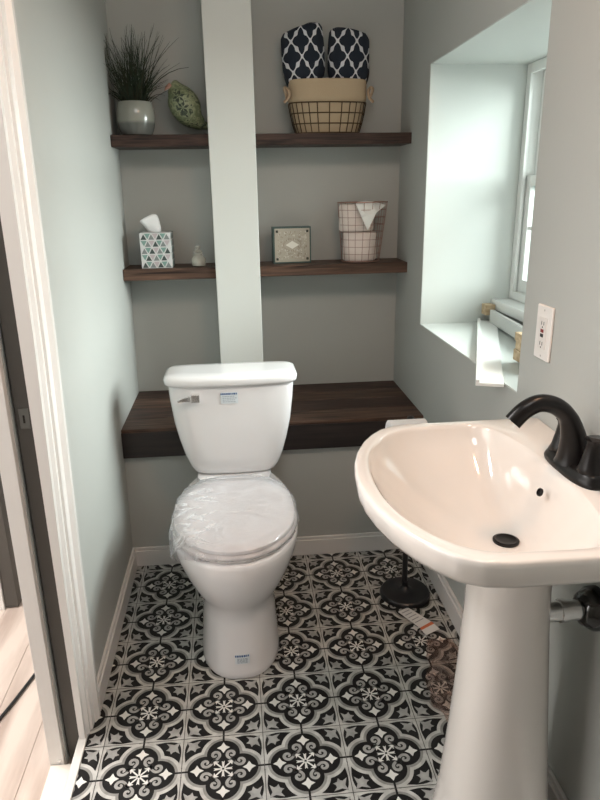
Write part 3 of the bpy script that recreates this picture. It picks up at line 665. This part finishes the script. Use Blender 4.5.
# tissue box
d = thing('tissue_box', 'tissue box with green and grey triangle pattern on the lower shelf', 'tissue box', (-.003, 1.325, Z2))
bm = bmesh.new()
x0, x1, y0, y1, z0, z1 = -.060, .053, 1.272, 1.385, Z2, Z2 + .128
box(bm, x0, x1, y0, y1, z0, z1, 0)
cols = 4; rows = 5; tw = (x1 - x0) / cols; th = (z1 - z0) / rows; rr = random.Random(2)
def tri(P, mi, face):
    c = Vector((sum(p[0] for p in P) / 3, sum(p[1] for p in P) / 3)); P = [c + (Vector(p) - c) * .78 for p in P]
    if face == 'f': vs = [bm.verts.new((p.x, y0 - .0006, p.y)) for p in P]
    elif face == 'r': vs = [bm.verts.new((x1 + .0006, y0 + (p.x - x0), p.y)) for p in P]
    else: vs = [bm.verts.new((x0 - .0006, y0 + (p.x - x0), p.y)) for p in P]
    fc = bm.faces.new(vs); fc.material_index = mi
for face in 'frl':
    for r in range(rows):
        zb, zt = z0 + r * th, z0 + (r + 1) * th
        for c_ in range(-1, cols + 1):
            off = (r % 2) * tw / 2; a = x0 + c_ * tw + off
            up_ = [(a, zb), (a + tw, zb), (a + tw / 2, zt)]; dn = [(a + tw / 2, zt), (a + tw * 1.5, zt), (a + tw, zb)]
            if a >= x0 - 1e-6 and a + tw <= x1 + 1e-6: tri(up_, 1 if (c_ + r // 2) % 2 == 0 else 4, face)
            if a + tw / 2 >= x0 - 1e-6 and a + tw * 1.5 <= x1 + 1e-6: tri(dn, 2 if (c_ + r) % 2 == 0 else 3, face)
link('box', bm, [M('card_white', (.66, .66, .66), .5), M('tri_dark', (.055, .075, .07), .5), M('tri_teal', (.20, .34, .30), .5), M('tri_pink', (.52, .45, .47), .5), M('tri_grey', (.22, .24, .24), .5)], d)
bm = bmesh.new()
g = [[(-.034, 1.33, .128), (-.015, 1.322, .127), (.008, 1.325, .127), (.016, 1.333, .128)], [(-.042, 1.318, .150), (-.018, 1.314, .148), (.006, 1.318, .150), (.014, 1.33, .149)], [(-.058, 1.310, .166), (-.030, 1.312, .172), (-.002, 1.318, .178), (.010, 1.33, .176)], [(-.062, 1.308, .172), (-.028, 1.318, .188), (-.012, 1.326, .196), (.004, 1.335, .192)]]
V_ = [[bm.verts.new((x, y, Z2 + z)) for x, y, z in r] for r in g]
for a, c_ in zip(V_, V_[1:]):
    for k in range(3): bm.faces.new((a[k], a[k + 1], c_[k + 1], c_[k]))
o = link('tissue', bm, M('tissue', (.80, .80, .80), .95), d, smooth=True); md = o.modifiers.new('s', 'SUBSURF'); md.levels = md.render_levels = 1; md = o.modifiers.new('t', 'SOLIDIFY'); md.thickness = .001

# glass jar
d = thing('glass_jar', 'tiny clear glass jar with a stopper on the lower shelf beside the tissue box', 'jar', (.150, 1.30, Z2))
gj = M('jar_glass', (.62, .62, .56), .06, spec=.8); gj.node_tree.nodes['Principled BSDF'].inputs['Alpha'].default_value = .45
bm = bmesh.new(); lathe(bm, [(.018, 0), (.026, .003), (.028, .012), (.028, .028), (.020, .040), (.016, .043), (.018, .047), (.018, .050)], (.150, 1.30, Z2), 32); autosmooth(link('jar_body', bm, gj, d), .8)
bm = bmesh.new(); lathe(bm, [(.012, .0505), (.017, .053), (.015, .058), (.006, .062), (.009, .068), (.010, .072), (.006, .077), (.001, .078)], (.150, 1.30, Z2), 24); autosmooth(link('stopper', bm, gj, d), .8)
bm = bmesh.new(); lathe(bm, [(.022, .004), (.0245, .010), (.0245, .026), (.010, .030)], (.150, 1.30, Z2), 24); autosmooth(link('contents', bm, M('jar_contents', (.55, .52, .45), .6), d), .8)

# box sign
d = thing('box_sign', 'square green-edged box sign with cream ornamental face on the lower shelf', 'box sign', (.505, 1.33, Z2))
Rm = Matrix.Translation((.510, 1.335, Z2)) @ Matrix.Rotation(.07, 4, 'Z')
bm = bmesh.new(); box(bm, -.074, .074, -.022, .022, 0, .138, 0, Rm); link('sign_box', bm, M('teal_edge', (.05, .085, .08), .5), d, bevel=.001)
bm = bmesh.new(); box(bm, -.068, .068, -.0235, -.022, .006, .132, 0, Rm)
rr = random.Random(4)
def fq(cx, cz, w, h, mi, rhomb=False):
    P = [(cx - w, cz), (cx, cz - h), (cx + w, cz), (cx, cz + h)] if rhomb else [(cx - w, cz - h), (cx + w, cz - h), (cx + w, cz + h), (cx - w, cz + h)]
    fc = bm.faces.new([bm.verts.new(Rm @ Vector((x, -.0238 - (.0002 if mi != 1 else 0), z))) for x, z in P]); fc.material_index = mi
for k in range(170):
    x = rr.uniform(-.056, .056); z = rr.uniform(.018, .120)
    if abs(x) / .034 + abs(z - .070) / .024 < 1: continue
    fq(x, z, rr.uniform(.001, .003), rr.uniform(.001, .004), rr.choice((1, 1, 3)), rr.random() < .5)
for a in range(22):
    th_ = 2 * PI * a / 22; fq(.034 * math.cos(th_), .070 + .022 * math.sin(th_), .0016, .0030, 3)
fq(0, .070, .026, .015, 2, True); fq(0, .070, .012, .004, 1, True)
for x in (-.059, .059):
    for z in (.017, .121): fq(x, z, .0045, .0045, 4); fq(x, z, .0045 * 1.2, .0045 * 1.2, 4, True)
link('sign_face', bm, [M('sign_tan', (.42, .38, .31), .6), M('sign_mark_light', (.58, .55, .48), .6), M('sign_cream', (.74, .72, .65), .6), M('sign_mark_brown', (.30, .25, .20), .6), M('sign_corner', (.04, .04, .03), .5)], d, recalc=False)['label'] = 'cream and tan face with a pale diamond in its centre'

# towel basket
TX, TY = .652, 1.335
d = thing('wire_basket', 'oval rusty wire basket with a tan liner on the upper shelf', 'basket', (TX, TY, Z1))
wire = M('rust_wire', (.10, .065, .035), .55, .5); tan = M('burlap', (.46, .36, .24), .9, bump=(220, .5, .002))
def ell(hx, hy, z, n=56, p=2.6, cx=TX, cy=TY): return [(cx + hx * math.copysign(abs(math.cos(a)) ** (2 / p), math.cos(a)), cy + hy * math.copysign(abs(math.sin(a)) ** (2 / p), math.sin(a)), z) for a in [2 * PI * k / n for k in range(n)]]
prof = [(0.004, .115, .052), (.035, .125, .057), (.07, .133, .061), (.105, .140, .064), (.13, .143, .066)]
bm = bmesh.new()
for z, hx, hy in prof[:4]:
    r = ell(hx + .003, hy + .003, Z1 + z); r.append(r[0]); tube(bm, r, .0021, 5, caps=False)
for k in range(0, 56, 2):
    pts = [ell(hx + .004, hy + .004, Z1 + z)[k] for z, hx, hy in prof[:4]]; tube(bm, pts, .0018, 5)
r = ell(.119, .055, Z1 + .004); 
link('wire_frame', bm, wire, d)
bm = bmesh.new(); loft(bm, [ell(hx - .002, hy - .002, Z1 + z + .002) for z, hx, hy in prof[:4]] + [ell(.1435, .069, Z1 + .112), ell(.145, .071, Z1 + .128), ell(.143, .070, Z1 + .180), ell(.139, .067, Z1 + .182), ell(.135, .062, Z1 + .14), ell(.122, .054, Z1 + .02)])
autosmooth(link('cloth_liner', bm, tan, d), .9)
for sx in (-1, 1):
    bm = bmesh.new(); cx = TX + sx * .150
    P = [(cx, TY - .035, Z1 + .118), (cx + sx * .006, TY - .05, Z1 + .135), (cx + sx * .010, TY - .045, Z1 + .15), (cx + sx * .004, TY - .03, Z1 + .155), (cx - sx * .006, TY - .045, Z1 + .14), (cx - sx * .004, TY - .055, Z1 + .12), (cx + sx * .012, TY - .05, Z1 + .105)]
    tube(bm, smoothpath(P, 4), .0055, 8); link('handle', bm, M('tan_leather', (.42, .30, .20), .6), d, smooth=True)
# towels
towm = M('navy_trellis_towel', (.03, .05, .09), .95); nt = towm.node_tree; b_ = nt.nodes['Principled BSDF']; N = nt.nodes.new; L = nt.links.new
def math_(op, a, b=None):
    n = N('ShaderNodeMath'); n.operation = op
    for i, v in enumerate((a, b)):
        if v is None: continue
        if isinstance(v, (int, float)): n.inputs[i].default_value = v
        else: L(v, n.inputs[i])
    return n.outputs[0]
tc = N('ShaderNodeTexCoord'); sp = N('ShaderNodeSeparateXYZ'); L(tc.outputs['Object'], sp.inputs[0])
ang = math_('MULTIPLY', math_('ARCTAN2', sp.outputs['X'], math_('MULTIPLY', sp.outputs['Y'], -1)), .060)
Uu = math_('MULTIPLY', math_('ADD', ang, .012), 2 * PI / .078); Vv = math_('MULTIPLY', sp.outputs['Z'], 2 * PI / .098)
ff = math_('ADD', math_('COSINE', Uu), math_('COSINE', Vv)); f3 = math_('MULTIPLY', math_('ADD', math_('COSINE', math_('MULTIPLY', Uu, 3)), math_('COSINE', math_('MULTIPLY', Vv, 3))), .27)
ln = math_('LESS_THAN', math_('ABSOLUTE', math_('ADD', ff, f3)), .27)
mxn = N('ShaderNodeMix'); mxn.data_type = 'RGBA'; mxn.inputs[6].default_value = (.012, .018, .030, 1); mxn.inputs[7].default_value = (.62, .63, .66, 1)
L(ln, mxn.inputs[0]); L(mxn.outputs[2], b_.inputs['Base Color'])
for i, (tx, rx, tilt, ht, lb) in enumerate(((.566, .078, -.06, .345, 'rolled navy towel with white trellis pattern, left one in the basket'), (.738, .076, .02, .335, 'rolled navy towel with white trellis pattern, right one in the basket'))):
    bm = bmesh.new(); R = []
    for u, sc in ((0, .40), (.04, .48), (.3, .62), (.47, .84), (.6, .98), (.75, 1), (.90, .98), (.955, .94), (.985, .85), (.999, .68), (1.003, .4)):
        R.append([(rx * sc * math.cos(a) * (1 + .03 * math.sin(3 * a + i)), .050 * sc * math.sin(a), ht * u + (.012 * math.cos(a) * (1 if i == 0 else -.6) if u > .9 else 0)) for a in [2 * PI * k / 40 for k in range(40)]])
    loft(bm, R, True, True)
    # rolled end: raised spiral edge
    o = link('rolled_towel', bm, towm); autosmooth(o, .9); o.location = (tx + .015 * (1 - 2 * i), TY, Z1 + .010); o.rotation_euler = (0.02, tilt, 0)
    tag(o, lb, 'towel', 'rolled towels in the basket')
bm = bmesh.new()
tube(bm, smoothpath([(TX + .14, TY, Z1 + .165), (TX + .153, TY + .01, Z1 + .20), (TX + .155, TY + .02, Z1 + .235), (TX + .150, TY + .03, Z1 + .25)]), .004, 6)
link('side_strap', bm, blackm, d, smooth=True); bm = bmesh.new()
tube(bm, smoothpath([(TX - .14, TY + .02, Z1 + .165), (TX - .150, TY + .02, Z1 + .19), (TX - .152, TY + .02, Z1 + .21)]), .004, 6)
link('side_strap', bm, blackm, d, smooth=True)

# round wire basket with cloth rolls
BX, BY = .782, 1.33
d = thing('wire_bin', 'tall round rose-coloured wire basket with cloth on the lower shelf', 'basket', (BX, BY, Z2))
rose = M('rose_wire', (.40, .25, .21), .45, .6)
bm = bmesh.new()
bp_ = [(0.002, .074), (.05, .079), (.10, .084), (.15, .089), (.20, .094), (.222, .0965)]
for i in range(9):
    z = .002 + .0275 * i; r_ = .074 + .0225 * z / .222
    r = [(BX + .006 * z / .22 + r_ * math.cos(2 * PI * k / 40), BY + r_ * .78 * math.sin(2 * PI * k / 40), Z2 + z + .001) for k in range(41)]; tube(bm, r, .0010 if 0 < i < 8 else .0022, 5, caps=False)
for k in range(18):
    a = 2 * PI * k / 18 + .1; tube(bm, [(BX + .074 * math.cos(a), BY + .074 * .78 * math.sin(a), Z2 + .003), (BX + .006 + .0965 * math.cos(a), BY + .0965 * .78 * math.sin(a), Z2 + .222)], .0010, 5)
link('wire_frame', bm, rose, d)
clo = M('blush_cloth', (.84, .75, .70), .95); clo2 = M('white_cloth', (.88, .89, .87), .95)
def roll(cx, cy, r, z0, z1, mat, label):
    bm = bmesh.new(); loft(bm, [[(cx + r * s_ * math.cos(2 * PI * k / 36), cy + r * .72 * s_ * math.sin(2 * PI * k / 36), z) for k in range(36)] for s_, z in ((.9, z0), (1, z0 + .006), (1, z1 - .008), (.93, z1), (.5, z1 + .002))])
    o = autosmooth(link('folded_cloth', bm, mat), .9); tag(o, label, 'cloth', 'cloths in the rose wire basket')
roll(BX - .004, BY, .066, Z2 + .004, Z2 + .112, clo, 'blush rolled cloth at the bottom of the rose wire basket')
roll(BX - .018, BY, .068, Z2 + .116, Z2 + .215, clo, 'blush rolled cloth at the top of the rose wire basket')
bm = bmesh.new()
P = [(BX - .035, BY - .064, Z2 + .224), (BX + .035, BY - .058, Z2 + .226), (BX + .090, BY - .030, Z2 + .212), (BX + .045, BY - .078, Z2 + .186), (BX + .012, BY - .081, Z2 + .122), (BX - .012, BY - .081, Z2 + .170), (BX + .02, BY + .01, Z2 + .228)]
vs = [bm.verts.new(p) for p in P]
for q in ((0, 5, 1), (5, 3, 1), (1, 3, 2), (5, 4, 3), (0, 1, 6), (1, 2, 6)): bm.faces.new([vs[i] for i in q])
o = link('draped_cloth', bm, clo2); md = o.modifiers.new('t', 'SOLIDIFY'); md.thickness = .0025
tag(o, 'white cloth corner draped over the rim of the rose wire basket', 'cloth')
bpy.context.view_layer.update()
